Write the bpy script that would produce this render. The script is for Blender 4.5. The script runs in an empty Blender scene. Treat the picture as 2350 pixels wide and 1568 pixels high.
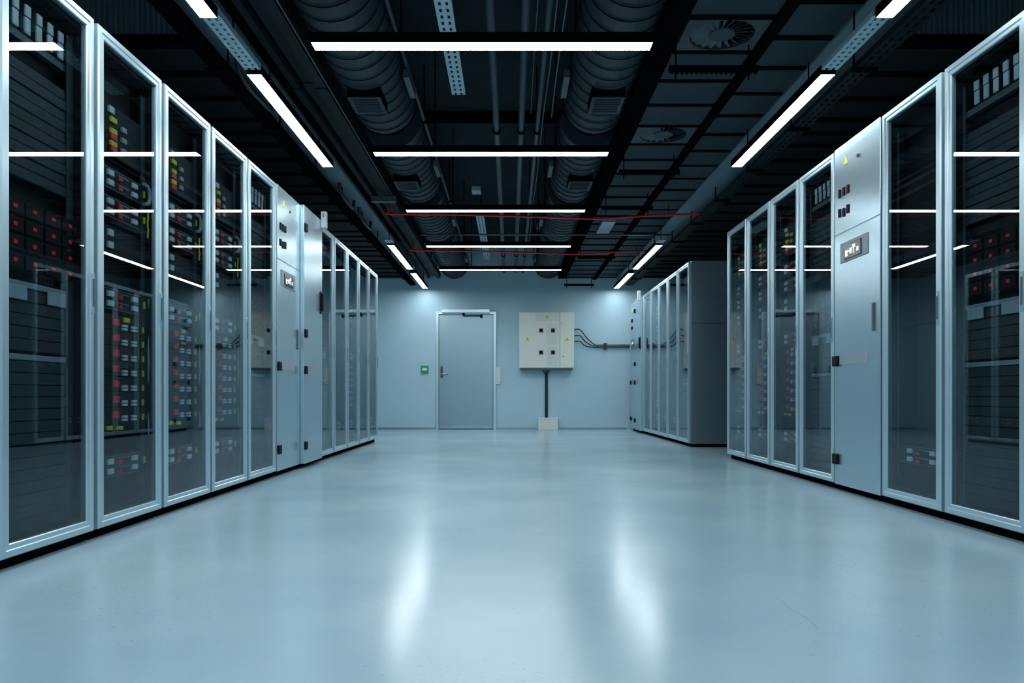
import bpy, bmesh, math, random
from mathutils import Vector, Matrix
random.seed(4)
PI = math.pi
C = bpy.context.scene.collection

# ------------------------------------------------------------------ layout (metres)
F = 1760.0                 # focal length in pixels of a 2350 wide frame
EYE = 0.62
XL, XR = -1.765, 2.12      # fronts of the cabinet rows
PL, PR = 0.63, 0.628       # cabinet pitch, left and right
Y0L, Y0R = 3.27, 3.769
RACK_H = 2.22
WALL_Y = 13.9
LAMP_Z = 2.53
DROP_Z = 2.73              # dropped ceiling
SLAB_Z = 3.40
ROOM_L, ROOM_R, ROOM_N = -3.1, 3.45, -1.6

# ------------------------------------------------------------------ materials
def mat(name, col, rough=0.5, metal=0.0, spec=0.5, emis=None, estr=0.0, noise=None, bump=None):
    m = bpy.data.materials.new(name); m.use_nodes = True
    nt = m.node_tree; b = nt.nodes['Principled BSDF']
    b.inputs['Base Color'].default_value = (*col, 1)
    b.inputs['Roughness'].default_value = rough
    b.inputs['Metallic'].default_value = metal
    b.inputs['Specular IOR Level'].default_value = spec
    if emis:
        b.inputs['Emission Color'].default_value = (*emis, 1)
        b.inputs['Emission Strength'].default_value = estr
    tc = nt.nodes.new('ShaderNodeTexCoord')
    if noise:
        sc, amt = noise
        n = nt.nodes.new('ShaderNodeTexNoise'); n.inputs['Scale'].default_value = sc
        n.inputs['Detail'].default_value = 6; n.inputs['Roughness'].default_value = .6
        nt.links.new(tc.outputs['Object'], n.inputs['Vector'])
        r = nt.nodes.new('ShaderNodeValToRGB')
        r.color_ramp.elements[0].position = .3; r.color_ramp.elements[1].position = .7
        r.color_ramp.elements[0].color = (*[c*(1-amt) for c in col], 1)
        r.color_ramp.elements[1].color = (*[min(1, c*(1+amt)) for c in col], 1)
        nt.links.new(n.outputs['Fac'], r.inputs['Fac'])
        nt.links.new(r.outputs['Color'], b.inputs['Base Color'])
    if bump:
        sc, st = bump
        n2 = nt.nodes.new('ShaderNodeTexNoise'); n2.inputs['Scale'].default_value = sc
        nt.links.new(tc.outputs['Object'], n2.inputs['Vector'])
        bp = nt.nodes.new('ShaderNodeBump'); bp.inputs['Strength'].default_value = st
        bp.inputs['Distance'].default_value = .002
        nt.links.new(n2.outputs['Fac'], bp.inputs['Height'])
        nt.links.new(bp.outputs['Normal'], b.inputs['Normal'])
    return m

M = {}
M['frame'] = mat('frame_paint', (.53, .69, .755), .31, .7, noise=(3, .03))
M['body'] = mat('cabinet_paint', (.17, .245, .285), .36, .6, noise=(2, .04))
M['panel'] = mat('door_paint', (.46, .61, .68), .27, .8, noise=(2, .03))
M['gapgrey'] = mat('gap_grey', (.10, .14, .17), .5)
M['black'] = mat('black_paint', (.003, .004, .005), .6, 0, 0, noise=(8, .3))
M['plinth'] = mat('plinth_black', (.003, .004, .005), .6, 0, 0, noise=(8, .3))
M['inner'] = mat('inner_black', (.005, .008, .010), .6, 0, .2, noise=(6, .3))
M['slat'] = mat('slat_grey', (.028, .045, .053), .5, 0, .25, noise=(6, .15))
M['rail'] = mat('rail_grey', (.085, .115, .13), .45, .3, noise=(10, .15))
M['pale'] = mat('pale_metal', (.28, .36, .41), .4, .2, noise=(6, .1))
M['tab'] = mat('tab_grey', (.34, .42, .47), .45, noise=(10, .1))
M['device'] = mat('device_black', (.008, .012, .014), .5, 0, .25, noise=(20, .3))
M['devline'] = mat('device_trim', (.12, .155, .175), .4, noise=(20, .2))
M['white'] = mat('white_plastic', (.66, .74, .78), .4, noise=(10, .04))
M['red'] = mat('red_plastic', (.85, .008, .02), .4, noise=(10, .06))
M['rose'] = mat('rose_plastic', (.6, .01, .035), .4, noise=(10, .06))
M['yellow'] = mat('yellow_plastic', (.70, .68, .02), .4, noise=(10, .06))
M['redled'] = mat('red_led', (.35, .005, .01), .4, emis=(1, .01, .015), estr=.15)
M['wall'] = mat('wall_paint', (.42, .61, .70), .55, noise=(.7, .04), bump=(60, .08))
M['leaf'] = mat('door_leaf_paint', (.31, .44, .50), .33, .7, noise=(1.5, .03))
M['chrome'] = mat('brushed_steel', (.70, .75, .78), .25, .9, noise=(20, .05))
M['elec'] = mat('cabinet_cream', (.70, .74, .68), .4, noise=(2, .03))
M['elec2'] = mat('cabinet_cream_plate', (.60, .66, .63), .35, noise=(2, .03))
M['darksw'] = mat('switch_dark', (.06, .05, .045), .4, noise=(10, .2))
M['cable'] = mat('cable_black', (.014, .020, .028), .45, noise=(10, .2))
M['green'] = mat('sign_green', (.01, .32, .16), .4, noise=(4, .05))
M['signwhite'] = mat('sign_white', (.65, .85, .78), .4, noise=(4, .03))
M['lampbody'] = mat('lamp_housing_black', (.003, .004, .005), .6, 0, 0, noise=(8, .3))
M['tray'] = mat('galvanised_tray', (.42, .60, .67), .42, .3, noise=(8, .06))
M['darktray'] = mat('dark_tray', (.012, .019, .023), .6, 0, .1, noise=(8, .2))
M['duct'] = mat('duct_metal', (.028, .046, .057), .48, .1, .25, noise=(5, .12))
M['pipe'] = mat('pipe_grey', (.036, .060, .076), .45, .2, .3, noise=(5, .12))
M['thinpipe'] = mat('thin_pipe_grey', (.09, .12, .13), .4, .3, noise=(5, .12))
M['redpipe'] = mat('red_pipe', (.9, .015, .022), .4, noise=(5, .08))
M['slab'] = mat('ceiling_concrete', (.017, .028, .034), .7, 0, .06, noise=(1.6, .25), bump=(20, .3))
M['ceilpan'] = mat('ceiling_panel', (.027, .046, .057), .6, 0, .1, noise=(1.3, .28))
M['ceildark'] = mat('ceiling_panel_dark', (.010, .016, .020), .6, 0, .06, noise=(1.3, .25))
M['rib'] = mat('ribbed_sheet', (.13, .19, .22), .6, 0, .2, noise=(3, .15))
M['palesoffit'] = mat('soffit_paint', (.14, .215, .25), .5, 0, .3, noise=(1.2, .1))
M['diffplate'] = mat('diffuser_plate', (.034, .056, .066), .45, 0, .3, noise=(3, .1))
M['diffvane'] = mat('diffuser_vane', (.075, .12, .14), .45, 0, .3, noise=(3, .1))
M['hinge'] = mat('hinge_black', (.006, .007, .009), .55, 0, .12, noise=(8, .2))
M['screen'] = mat('screen_black', (.006, .008, .012), .2, noise=(8, .2))
M['glyph'] = mat('screen_white', (.8, .85, .9), .4, emis=(.85, .92, 1), estr=.5)
M['sticker'] = mat('grey_sticker', (.26, .33, .36), .5, noise=(8, .06))
M['lamp'] = mat('lamp_diffuser', (.9, .9, .9), .5, emis=(.87, .96, 1.0), estr=32.5)

# tinted reflective door glass
g = bpy.data.materials.new('door_glass'); g.use_nodes = True
nt = g.node_tree; nt.nodes.clear()
out = nt.nodes.new('ShaderNodeOutputMaterial'); mx = nt.nodes.new('ShaderNodeMixShader')
tr = nt.nodes.new('ShaderNodeBsdfTransparent'); tr.inputs['Color'].default_value = (.74, .80, .82, 1)
gl = nt.nodes.new('ShaderNodeBsdfGlossy'); gl.inputs['Roughness'].default_value = .012
gl.inputs['Color'].default_value = (.9, .96, 1, 1)
fr = nt.nodes.new('ShaderNodeFresnel'); ge = nt.nodes.new('ShaderNodeNewGeometry')
io = nt.nodes.new('ShaderNodeMapRange'); io.inputs['To Min'].default_value = 1.46; io.inputs['To Max'].default_value = 1/1.46
nt.links.new(ge.outputs['Backfacing'], io.inputs['Value']); nt.links.new(io.outputs['Result'], fr.inputs['IOR'])   # a thin pane: the rear face must not reflect totally
nt.links.new(fr.outputs[0], mx.inputs[0]); nt.links.new(tr.outputs[0], mx.inputs[1])
nt.links.new(gl.outputs[0], mx.inputs[2]); nt.links.new(mx.outputs[0], out.inputs['Surface'])
M['glass'] = g

# floor: pale blue-grey epoxy, worn, speckled, one long scratch
f = bpy.data.materials.new('floor_epoxy'); f.use_nodes = True
nt = f.node_tree; b = nt.nodes['Principled BSDF']
tc = nt.nodes.new('ShaderNodeTexCoord')
def node(t, **kw):
    n = nt.nodes.new(t)
    for k, v in kw.items(): setattr(n, k, v)
    return n
def L(a, b_): nt.links.new(a, b_)
big = node('ShaderNodeTexNoise'); big.inputs['Scale'].default_value = .9; big.inputs['Detail'].default_value = 5
L(tc.outputs['Object'], big.inputs['Vector'])
r1 = node('ShaderNodeValToRGB')
r1.color_ramp.elements[0].position = .3; r1.color_ramp.elements[1].position = .7
r1.color_ramp.elements[0].color = (.265, .41, .495, 1); r1.color_ramp.elements[1].color = (.375, .51, .57, 1)
L(big.outputs['Fac'], r1.inputs['Fac'])
spk = node('ShaderNodeTexNoise'); spk.inputs['Scale'].default_value = 55; spk.inputs['Detail'].default_value = 3
L(tc.outputs['Object'], spk.inputs['Vector'])
msk = node('ShaderNodeTexNoise'); msk.inputs['Scale'].default_value = 1.1
L(tc.outputs['Object'], msk.inputs['Vector'])
rs = node('ShaderNodeValToRGB'); rs.color_ramp.elements[0].position = .62; rs.color_ramp.elements[1].position = .72
L(spk.outputs['Fac'], rs.inputs['Fac'])
rm = node('ShaderNodeValToRGB'); rm.color_ramp.elements[0].position = .42; rm.color_ramp.elements[1].position = .68
L(msk.outputs['Fac'], rm.inputs['Fac'])
mu = node('ShaderNodeMath', operation='MULTIPLY'); L(rs.outputs['Color'], mu.inputs[0]); L(rm.outputs['Color'], mu.inputs[1])
mu2 = node('ShaderNodeMath', operation='MULTIPLY'); L(mu.outputs[0], mu2.inputs[0]); mu2.inputs[1].default_value = .75
m1 = node('ShaderNodeMixRGB'); m1.inputs['Color2'].default_value = (.17, .27, .35, 1)
L(mu2.outputs[0], m1.inputs['Fac']); L(r1.outputs['Color'], m1.inputs['Color1'])
# scratch: |x - x0 - wiggle| small, y in range
sep = node('ShaderNodeSeparateXYZ'); L(tc.outputs['Object'], sep.inputs[0])
wig = node('ShaderNodeTexNoise'); wig.inputs['Scale'].default_value = 6; L(tc.outputs['Object'], wig.inputs['Vector'])
w1 = node('ShaderNodeMath', operation='MULTIPLY_ADD'); L(wig.outputs['Fac'], w1.inputs[0]); w1.inputs[1].default_value = .04; w1.inputs[2].default_value = .796
s1 = node('ShaderNodeMath', operation='SUBTRACT'); L(sep.outputs['X'], s1.inputs[0]); L(w1.outputs[0], s1.inputs[1])
s2 = node('ShaderNodeMath', operation='ABSOLUTE'); L(s1.outputs[0], s2.inputs[0])
s3 = node('ShaderNodeMath', operation='LESS_THAN'); L(s2.outputs[0], s3.inputs[0]); s3.inputs[1].default_value = .0014
y1 = node('ShaderNodeMath', operation='GREATER_THAN'); L(sep.outputs['Y'], y1.inputs[0]); y1.inputs[1].default_value = 2.03
y2 = node('ShaderNodeMath', operation='LESS_THAN'); L(sep.outputs['Y'], y2.inputs[0]); y2.inputs[1].default_value = 2.35
p1 = node('ShaderNodeMath', operation='MULTIPLY'); L(s3.outputs[0], p1.inputs[0]); L(y1.outputs[0], p1.inputs[1])
p2 = node('ShaderNodeMath', operation='MULTIPLY'); L(p1.outputs[0], p2.inputs[0]); L(y2.outputs[0], p2.inputs[1])
p3 = node('ShaderNodeMath', operation='MULTIPLY'); L(p2.outputs[0], p3.inputs[0]); p3.inputs[1].default_value = .45
m2 = node('ShaderNodeMixRGB'); m2.inputs['Color2'].default_value = (.16, .22, .26, 1)
L(p3.outputs[0], m2.inputs['Fac']); L(m1.outputs['Color'], m2.inputs['Color1']); L(m2.outputs['Color'], b.inputs['Base Color'])
rr = node('ShaderNodeMapRange'); rr.inputs['To Min'].default_value = .17; rr.inputs['To Max'].default_value = .24
L(big.outputs['Fac'], rr.inputs['Value']); L(rr.outputs['Result'], b.inputs['Roughness'])
b.inputs['Specular IOR Level'].default_value = .5
M['floor'] = f

# ------------------------------------------------------------------ mesh helpers
class MB:
    def __init__(s): s.bm = bmesh.new()
    def box(s, x0, x1, y0, y1, z0, z1, bev=0):
        t = bmesh.new()
        r = bmesh.ops.create_cube(t, size=1)
        bmesh.ops.scale(t, vec=(abs(x1-x0), abs(y1-y0), abs(z1-z0)), verts=t.verts)
        bmesh.ops.translate(t, vec=((x0+x1)/2, (y0+y1)/2, (z0+z1)/2), verts=t.verts)
        if bev: bmesh.ops.bevel(t, geom=t.edges[:], offset=bev, segments=2, affect='EDGES', profile=.6)
        me = bpy.data.meshes.new('t'); t.to_mesh(me); t.free(); s.bm.from_mesh(me); bpy.data.meshes.remove(me)
        return s
    def cyl(s, p, q, r, n=16, r2=None, caps=True):
        p, q = Vector(p), Vector(q); d = (q-p); u = d.normalized()
        a = u.orthogonal().normalized(); c = u.cross(a); r2 = r if r2 is None else r2
        A = [s.bm.verts.new(p + (a*math.cos(i*2*PI/n) + c*math.sin(i*2*PI/n))*r) for i in range(n)]
        B = [s.bm.verts.new(q + (a*math.cos(i*2*PI/n) + c*math.sin(i*2*PI/n))*r2) for i in range(n)]
        for i in range(n): s.bm.faces.new((A[i], A[(i+1) % n], B[(i+1) % n], B[i])).smooth = True
        if caps:
            s.bm.faces.new(A[::-1]); s.bm.faces.new(B)
        return s
    def tube(s, pts, r, n=8):
        pts = [Vector(p) for p in pts]; rings = []
        ref = Vector((0.123, .9, .31)).normalized()
        for i, p in enumerate(pts):
            d = (pts[min(i+1, len(pts)-1)] - pts[max(i-1, 0)]).normalized()
            a = d.cross(ref).normalized(); c = d.cross(a)
            rings.append([s.bm.verts.new(p + (a*math.cos(k*2*PI/n)+c*math.sin(k*2*PI/n))*r) for k in range(n)])
        for A, B in zip(rings, rings[1:]):
            for k in range(n): s.bm.faces.new((A[k], A[(k+1) % n], B[(k+1) % n], B[k])).smooth = True
        s.bm.faces.new(rings[0][::-1]); s.bm.faces.new(rings[-1])
        return s
    def ring(s, y0, y1, z0, z1, prof):
        # mitred frame in the YZ plane; prof = closed list of (inset, x)
        cs = [(y0, z0, 1, 1), (y1, z0, -1, 1), (y1, z1, -1, -1), (y0, z1, 1, -1)]
        R = [[s.bm.verts.new((x, cy+sy*u, cz+sz*u)) for u, x in prof] for cy, cz, sy, sz in cs]
        n = len(prof)
        for i in range(4):
            A, B = R[i], R[(i+1) % 4]
            for k in range(n): s.bm.faces.new((A[k], B[k], B[(k+1) % n], A[(k+1) % n]))
        return s
    def prism(s, pts, axis, a, b_):
        # polygon pts (2D) extruded along axis between a and b_
        def v(p, t):
            return {'x': (t, p[0], p[1]), 'y': (p[0], t, p[1]), 'z': (p[0], p[1], t)}[axis]
        A = [s.bm.verts.new(v(p, a)) for p in pts]; B = [s.bm.verts.new(v(p, b_)) for p in pts]
        n = len(pts)
        s.bm.faces.new(A); s.bm.faces.new(B[::-1])
        for i in range(n): s.bm.faces.new((A[i], B[i], B[(i+1) % n], A[(i+1) % n]))
        return s
    def perf(s, x0, x1, y0, y1, z, pitch=.07, t=.003, stag=False, lip=.03):
        # perforated tray floor along Y: two rows of oblong holes, upturned sides
        w = x1-x0
        xs = [x0, x0+w*.2, x0+w*.36, x0+w*.64, x0+w*.8, x1]
        n = max(1, int((y1-y0)/pitch)); p = (y1-y0)/n
        for i in range(n):
            a = y0+i*p
            s.box(x0, x1, a, a+p*.5, z, z+t)
            s.box(xs[0], xs[1], a+p*.5, a+p, z, z+t); s.box(xs[2], xs[3], a+p*.5, a+p, z, z+t); s.box(xs[4], xs[5], a+p*.5, a+p, z, z+t)
        if lip:
            s.box(x0-t, x0, y0, y1, z, z+lip); s.box(x1, x1+t, y0, y1, z, z+lip)
        return s
    def mesh(s, name):
        bmesh.ops.recalc_face_normals(s.bm, faces=s.bm.faces)
        me = bpy.data.meshes.new(name); s.bm.to_mesh(me); s.bm.free(); return me

cache = {}
def obj(name, mb, m, parent=None, loc=None, key=None):
    """mb: MB or a function building one (cached under key)"""
    if key is not None:
        if key not in cache:
            me = mb().mesh(name); me.materials.append(M[m]); cache[key] = me
        me = cache[key]
    else:
        if callable(mb): mb = mb()
        me = mb.mesh(name); me.materials.append(M[m])
    o = bpy.data.objects.new(name, me); C.objects.link(o)
    if parent: o.parent = parent
    if loc: o.location = loc
    return o
def tag(o, label, cat, group=None, kind=None):
    if label: o['label'] = label
    if cat: o['category'] = cat
    if group: o['group'] = group
    if kind: o['kind'] = kind
    return o
def thing(name, label, cat, loc=(0, 0, 0), rz=0, group=None):
    o = bpy.data.objects.new(name, None); C.objects.link(o)
    o.location = loc; o.rotation_euler = (0, 0, rz); o.empty_display_size = .1
    return tag(o, label, cat, group)
def struct(name, mb, m, label, cat, parent=None):
    o = obj(name, mb, m, parent)
    return tag(o, label, cat, kind='structure')

# ------------------------------------------------------------------ room shell
T = .1
struct('floor', MB().box(ROOM_L-T, ROOM_R+T, ROOM_N-T, WALL_Y+T, -.1, 0), 'floor', 'pale blue-grey glossy epoxy floor of the server room', 'floor')
struct('ceiling', MB().box(ROOM_L-T, ROOM_R+T, ROOM_N-T, WALL_Y+T, SLAB_Z, SLAB_Z+.1), 'slab', 'dark concrete ceiling slab high above the ducts', 'ceiling')
struct('wall_left', MB().box(ROOM_L-T, ROOM_L, ROOM_N, WALL_Y, 0, SLAB_Z), 'wall', 'side wall behind the left cabinet row', 'wall')
struct('wall_right', MB().box(ROOM_R, ROOM_R+T, ROOM_N, WALL_Y, 0, SLAB_Z), 'wall', 'side wall behind the right cabinet rows', 'wall')
struct('wall_near', MB().box(ROOM_L-T, ROOM_R+T, ROOM_N-T, ROOM_N, 0, SLAB_Z), 'wall', 'end wall behind the viewer', 'wall')
PX = lambda x, Y=WALL_Y: (x-1172)*Y/F
PZ = lambda y, Y=WALL_Y: EYE + (907-y)*Y/F
dx0, dx1, dz1 = PX(1007), PX(1132), PZ(722)
w = MB()                                # back wall with a real opening for the door
w.box(ROOM_L-T, dx0, WALL_Y, WALL_Y+T, 0, SLAB_Z).box(dx1, ROOM_R+T, WALL_Y, WALL_Y+T, 0, SLAB_Z).box(dx0, dx1, WALL_Y, WALL_Y+T, dz1, SLAB_Z)
struct('wall_back', w, 'wall', 'blue-grey painted far end wall with a door and an electrical cabinet', 'wall')
struct('baseboard_back', MB().box(ROOM_L, dx0-.06, WALL_Y-.008, WALL_Y, 0, .035, .002).box(dx1+.05, 2.1, WALL_Y-.008, WALL_Y, 0, .035, .002), 'leaf', 'low grey skirting along the foot of the far wall', 'baseboard')

# door
d = thing('door_1', 'grey steel single door in the far wall with a closer bar on top', 'door', ((dx0+dx1)/2, WALL_Y, 0)); d['kind'] = 'structure'
hw = (dx1-dx0)/2
fb = MB()
for s in (-1, 1):
    fb.box(s*hw - (.055 if s < 0 else -.0), s*hw + (.055 if s > 0 else -.0) , -.035, .02, 0, dz1+.05, .004)
fb.box(-hw, hw, -.035, .02, dz1, dz1+.05, .004)
obj('door_frame', fb, 'frame', d)
obj('door_leaf', MB().box(-hw+.004, hw-.004, -.012, .035, .008, dz1-.004, .003), 'leaf', d)
obj('kick_strip', MB().box(-hw+.02, hw-.02, -.016, -.012, .03, .05), 'panel', d)
hd = obj('handle_plate', MB().box(-hw+.03, -hw+.075, -.022, -.012, .93, 1.14, .003), 'rail', d)
obj('lever', MB().cyl((-hw+.052, -.02, 1.0), (-hw+.052, -.065, 1.0), .011, 12).cyl((-hw+.045, -.06, 1.0), (-hw+.17, -.06, 1.0), .011, 12), 'chrome', hd)
obj('keyhole', MB().cyl((-hw+.052, -.022, 1.06), (-hw+.052, -.026, 1.06), .012, 12), 'black', hd)
cl = obj('door_closer', MB().box(-hw+.06, hw-.06, -.13, -.037, dz1+.02, dz1+.085, .006), 'frame', d)
obj('closer_arm', MB().box(-.05, .28, -.07, -.055, dz1-.035, dz1-.02, .002).box(.26, .30, -.075, -.012, dz1-.06, dz1-.01, .002).box(-.06, -.02, -.075, -.05, dz1-.03, dz1+.03, .002), 'black', cl)

# electrical cabinet
ex0, ex1, ez0, ez1 = PX(1191, 13.65), PX(1318, 13.65), PZ(845, 13.65), PZ(716, 13.65)
ec = thing('electrical_cabinet', 'square cream electrical cabinet with yellow warning signs on the far wall', 'electrical cabinet', ((ex0+ex1)/2, WALL_Y, ez0))
W, H = ex1-ex0, ez1-ez0; a = -W/2
obj('housing', MB().box(-W/2, W/2, -.22, 0, 0, H, .005), 'elec', ec)
obj('door', MB().box(a+.008, a+W*.735, -.235, -.2201, .01, H-.01, .004), 'elec', ec)
obj('side_door', MB().box(a+W*.745, W/2-.008, -.235, -.2201, .01, H-.01, .004), 'elec', ec)
obj('name_plate', MB().box(a+W*.3, a+W*.72, -.239, -.2352, H*.84, H*.98, .002), 'elec2', ec)
obj('front_plate', MB().box(a+W*.5, a+W*.715, -.239, -.2352, H*.42, H*.79, .002), 'elec2', ec)
obj('front_plate', MB().box(a+W*.5, a+W*.715, -.239, -.2352, H*.03, H*.38, .002), 'elec2', ec)
for u, v in ((.40, .67), (.615, .67), (.40, .28), (.615, .28)):
    k = obj('rotary_switch', MB().box(a+W*u-.036, a+W*u+.036, -.247, -.2392, H*v-.036, H*v+.036, .003), 'darksw', ec)
    obj('knob', MB().cyl((a+W*u, -.247, H*v), (a+W*u, -.262, H*v), .022, 16).box(a+W*u-.007, a+W*u+.007, -.275, -.262, H*v-.024, H*v+.024, .002), 'black', k)
def tri(cx, cz, s, y): return MB().prism([(cx-s, cz-s*.8), (cx+s, cz-s*.8), (cx, cz+s*.9)], 'y', y, y-.003)
for u, v, yy in ((.155, .52, -.2352), (.87, .52, -.2352), (.51, .915, -.2392)):
    k = obj('warning_sign', tri(a+W*u, H*v, .042, yy), 'yellow', ec)
    cx, cz = a+W*u, H*v
    obj('lightning_bolt', MB().prism([(cx+.004, cz+.018), (cx-.009, cz-.006), (cx-.001, cz-.006), (cx-.004, cz-.024), (cx+.009, cz+.002), (cx+.001, cz+.002)], 'y', yy-.003, yy-.0045), 'black', k)
obj('cam_lock', MB().cyl((a+W*.80, -.235, H*.21), (a+W*.80, -.242, H*.21), .012, 12), 'darksw', ec)
obj('cam_lock', MB().cyl((a+W*.78, -.235, H*.80), (a+W*.78, -.242, H*.80), .008, 12), 'darksw', ec)
obj('cable_shelf', MB().box(-W/2+.03, W/2-.03, -.2, -.01, -.03, -.0005, .002), 'rail', ec)

ex = (ex0+ex1)/2
bx0, bx1 = PX(1235, 13.75), PX(1280, 13.75)
jb = thing('floor_junction_box', 'low white box on the floor under the electrical cabinet', 'junction box', ((bx0+bx1)/2, WALL_Y, 0))
obj('housing', MB().box(-(bx1-bx0)/2, (bx1-bx0)/2, -.2, 0, 0, .205, .006), 'elec', jb)
obj('lid', MB().box(-(bx1-bx0)/2-.004, (bx1-bx0)/2+.004, -.204, -.003, .1845, .212, .004), 'white', jb)

def smooth(pts, n=10):
    P = [Vector(p) for p in pts]; P = [P[0]*2-P[1]] + P + [P[-1]*2-P[-2]]; o_ = []
    for i in range(1, len(P)-2):
        for k in range(n):
            t = k/n; p0, p1, p2, p3 = P[i-1:i+3]
            o_.append(.5*((2*p1)+(-p0+p2)*t+(2*p0-5*p1+4*p2-p3)*t*t+(-p0+3*p1-3*p2+p3)*t*t*t))
    return o_ + [P[-2]]
for i, sx in enumerate((-.055, -.018, .018, .055)):
    x = ex+sx
    xb = ex+.006+(i-1.5)*.013
    tag(obj('power_cable', MB().tube(smooth([(x, WALL_Y-.09, ez0-.028), (x*.9+ex*.1, WALL_Y-.08, ez0-.06), (xb, WALL_Y-.03, ez0-.13), (xb, WALL_Y-.03, ez0-.5), (xb, WALL_Y-.03, .212)]), .0085), 'cable'),
        ['leftmost', 'second from left', 'third from left', 'rightmost'][i] + ' black cable dropping from the electrical cabinet to the floor box', 'cable', 'black cables below the electrical cabinet')
for i, (ys, ye) in enumerate(((757, 792), (771, 795), (784, 798))):
    z0, z1 = PZ(ys, 13.85), PZ(ye, 13.85)
    xe = ex1
    tag(obj('power_cable', MB().tube(smooth([(xe, WALL_Y-.05, z0), (xe+.12, WALL_Y-.05, z0), (xe+.24-.02*i, WALL_Y-.05, z0*.55+z1*.45-.02), (xe+.38-.02*i, WALL_Y-.05, z1+.01), (xe+.5, WALL_Y-.05, z1), (2.15, WALL_Y-.05, z1)]), .010), 'cable'),
        ['upper', 'middle', 'lower'][i] + ' of three black cables running right from the electrical cabinet', 'cable', 'black cables right of the electrical cabinet')
tag(obj('cable_clip', MB().box(PX(1385), PX(1392), WALL_Y-.065, WALL_Y, PZ(803), PZ(788), .002), 'cable'), 'small black wall clip around the three bundled cables', 'clip')

# exit-button sign, switch plate
gs = thing('exit_button', 'small square green button sign on the far wall left of the door', 'exit button', (PX(975), WALL_Y+.001, PZ(848)))
obj('plate', MB().box(-.068, .068, -.045, 0, -.066, .066, .006), 'green', gs)
obj('button', MB().box(-.042, .042, -.052, -.045, -.022, .022, .003), 'signwhite', gs)
sp = thing('switch_plate', 'tall narrow white switch plate on the far wall right of the door', 'switch', (PX(1143), WALL_Y, PZ(860)))
obj('plate', MB().box(-.05, .05, -.03, 0, -.13, .13, .005), 'white', sp)
for zz in (.065, -.02): obj('rocker', MB().box(-.032, .032, -.036, -.03, zz-.032, zz+.032, .003), 'elec', sp)
obj('socket', MB().box(-.04, .04, -.034, -.03, -.17, -.132, .003), 'elec', sp)

# ------------------------------------------------------------------ dropped ceilings
def panels(name, x0, x1, ys, m, label, gap=.045, z=DROP_Z, th=.03, skip=()):
    b_ = MB()
    for i, (a_, c_) in enumerate(zip(ys, ys[1:])):
        if i in skip: continue
        dz = random.uniform(0, .006)
        b_.box(x0, x1, a_+gap/2, c_-gap/2, z+dz, z+th+dz, .002)
    r_ = struct(name, b_, m, label, 'ceiling')
    tb = MB()
    for y in ys[1:-1]: tb.box(x0, x1, y-gap/2+.001, y+gap/2-.001, z-.004, z+.02)
    obj('seam_bars', tb, 'black', r_)
    return r_
def seq(a_, step, end):
    r = [a_]
    while r[-1]+step < end: r.append(r[-1]+step)
    return r+[end]
STEP = .4325
ys1 = seq(4.284-STEP*9, STEP, WALL_Y)
skip = (9, 13)        # the two panels that hold the swirl diffusers are frames of their own
panels('trim_1', 1.00, 1.48, ys1, 'ceilpan', 'inner column of dark grey ceiling panels on the right', skip=skip)
panels('trim_2', 1.55, 1.90, seq(4.53-.42*9, .42, WALL_Y), 'ceilpan', 'outer column of dark grey ceiling panels beside the right lamps')
ysd = [4.62]
while ysd[-1] < WALL_Y-.5: ysd.append(ysd[-1]+random.choice((.3, .42, .42, .6)))
ysd.append(WALL_Y)
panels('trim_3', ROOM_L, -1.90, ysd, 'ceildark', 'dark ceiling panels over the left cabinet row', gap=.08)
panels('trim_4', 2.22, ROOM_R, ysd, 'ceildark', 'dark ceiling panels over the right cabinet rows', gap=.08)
struct('trim_5', MB().box(-1.90, -1.59, -1.5, WALL_Y, DROP_Z, DROP_Z+.04, .003), 'palesoffit', 'long grey soffit strip beside the left ceiling lamps', 'ceiling strip')
struct('trim_6', MB().box(1.92, 2.22, -1.5, WALL_Y, DROP_Z, DROP_Z+.04, .003), 'palesoffit', 'long grey soffit strip beside the right ceiling lamps', 'ceiling strip')
struct('trim_7', MB().box(.86, .995, -1.5, WALL_Y, DROP_Z, DROP_Z+.07, .004).box(.95, .995, -1.5, WALL_Y, DROP_Z+.07, SLAB_Z), 'black', 'black strip standing in for the dark gap between right duct and ceiling panels', 'beam')  # black fill for the shaded void beside the duct, plus the panel edge
struct('trim_8', MB().box(1.482, 1.548, -1.5, WALL_Y, DROP_Z-.02, DROP_Z+.06, .003), 'black', 'black rail between the two right columns of ceiling panels', 'rail')
def ribs(x0, x1, Y, z0, z1):
    b_ = MB(); n = int((x1-x0)/.032); p = (x1-x0)/n
    pts = []
    for i in range(n):
        u = x0+i*p
        pts += [(u, Y), (u+p*.3, Y), (u+p*.45, Y+.018), (u+p*.85, Y+.018)]
    pts += [(x1, Y), (x1, Y+.035), (x0, Y+.035)]
    return b_.prism(pts, 'z', z0, z1)
struct('trim_9', ribs(ROOM_L, -1.90, 4.56, DROP_Z+.03, SLAB_Z), 'rib', 'upright ribbed sheet closing the ceiling step, left', 'ribbed panel')
struct('trim_10', ribs(2.22, ROOM_R, 4.56, DROP_Z+.03, SLAB_Z), 'rib', 'upright ribbed sheet closing the ceiling step, right', 'ribbed panel')
struct('trim_11', MB().box(ROOM_L, -1.905, 4.54, 4.63, DROP_Z-.02, DROP_Z+.03, .003), 'black', 'black angle under the left ribbed sheet', 'rail')
struct('trim_12', MB().box(2.225, ROOM_R, 4.54, 4.63, DROP_Z-.02, DROP_Z+.03, .003), 'black', 'black angle under the right ribbed sheet', 'rail')
b_ = MB()
for Y in (3.7, 7.5, 11.3): b_.box(-1.5, .92, Y, Y+.12, SLAB_Z-.08, SLAB_Z)
struct('trim_13', b_, 'black', 'black joint beams crossing the ceiling slab', 'beam')
b_ = MB()
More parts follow.
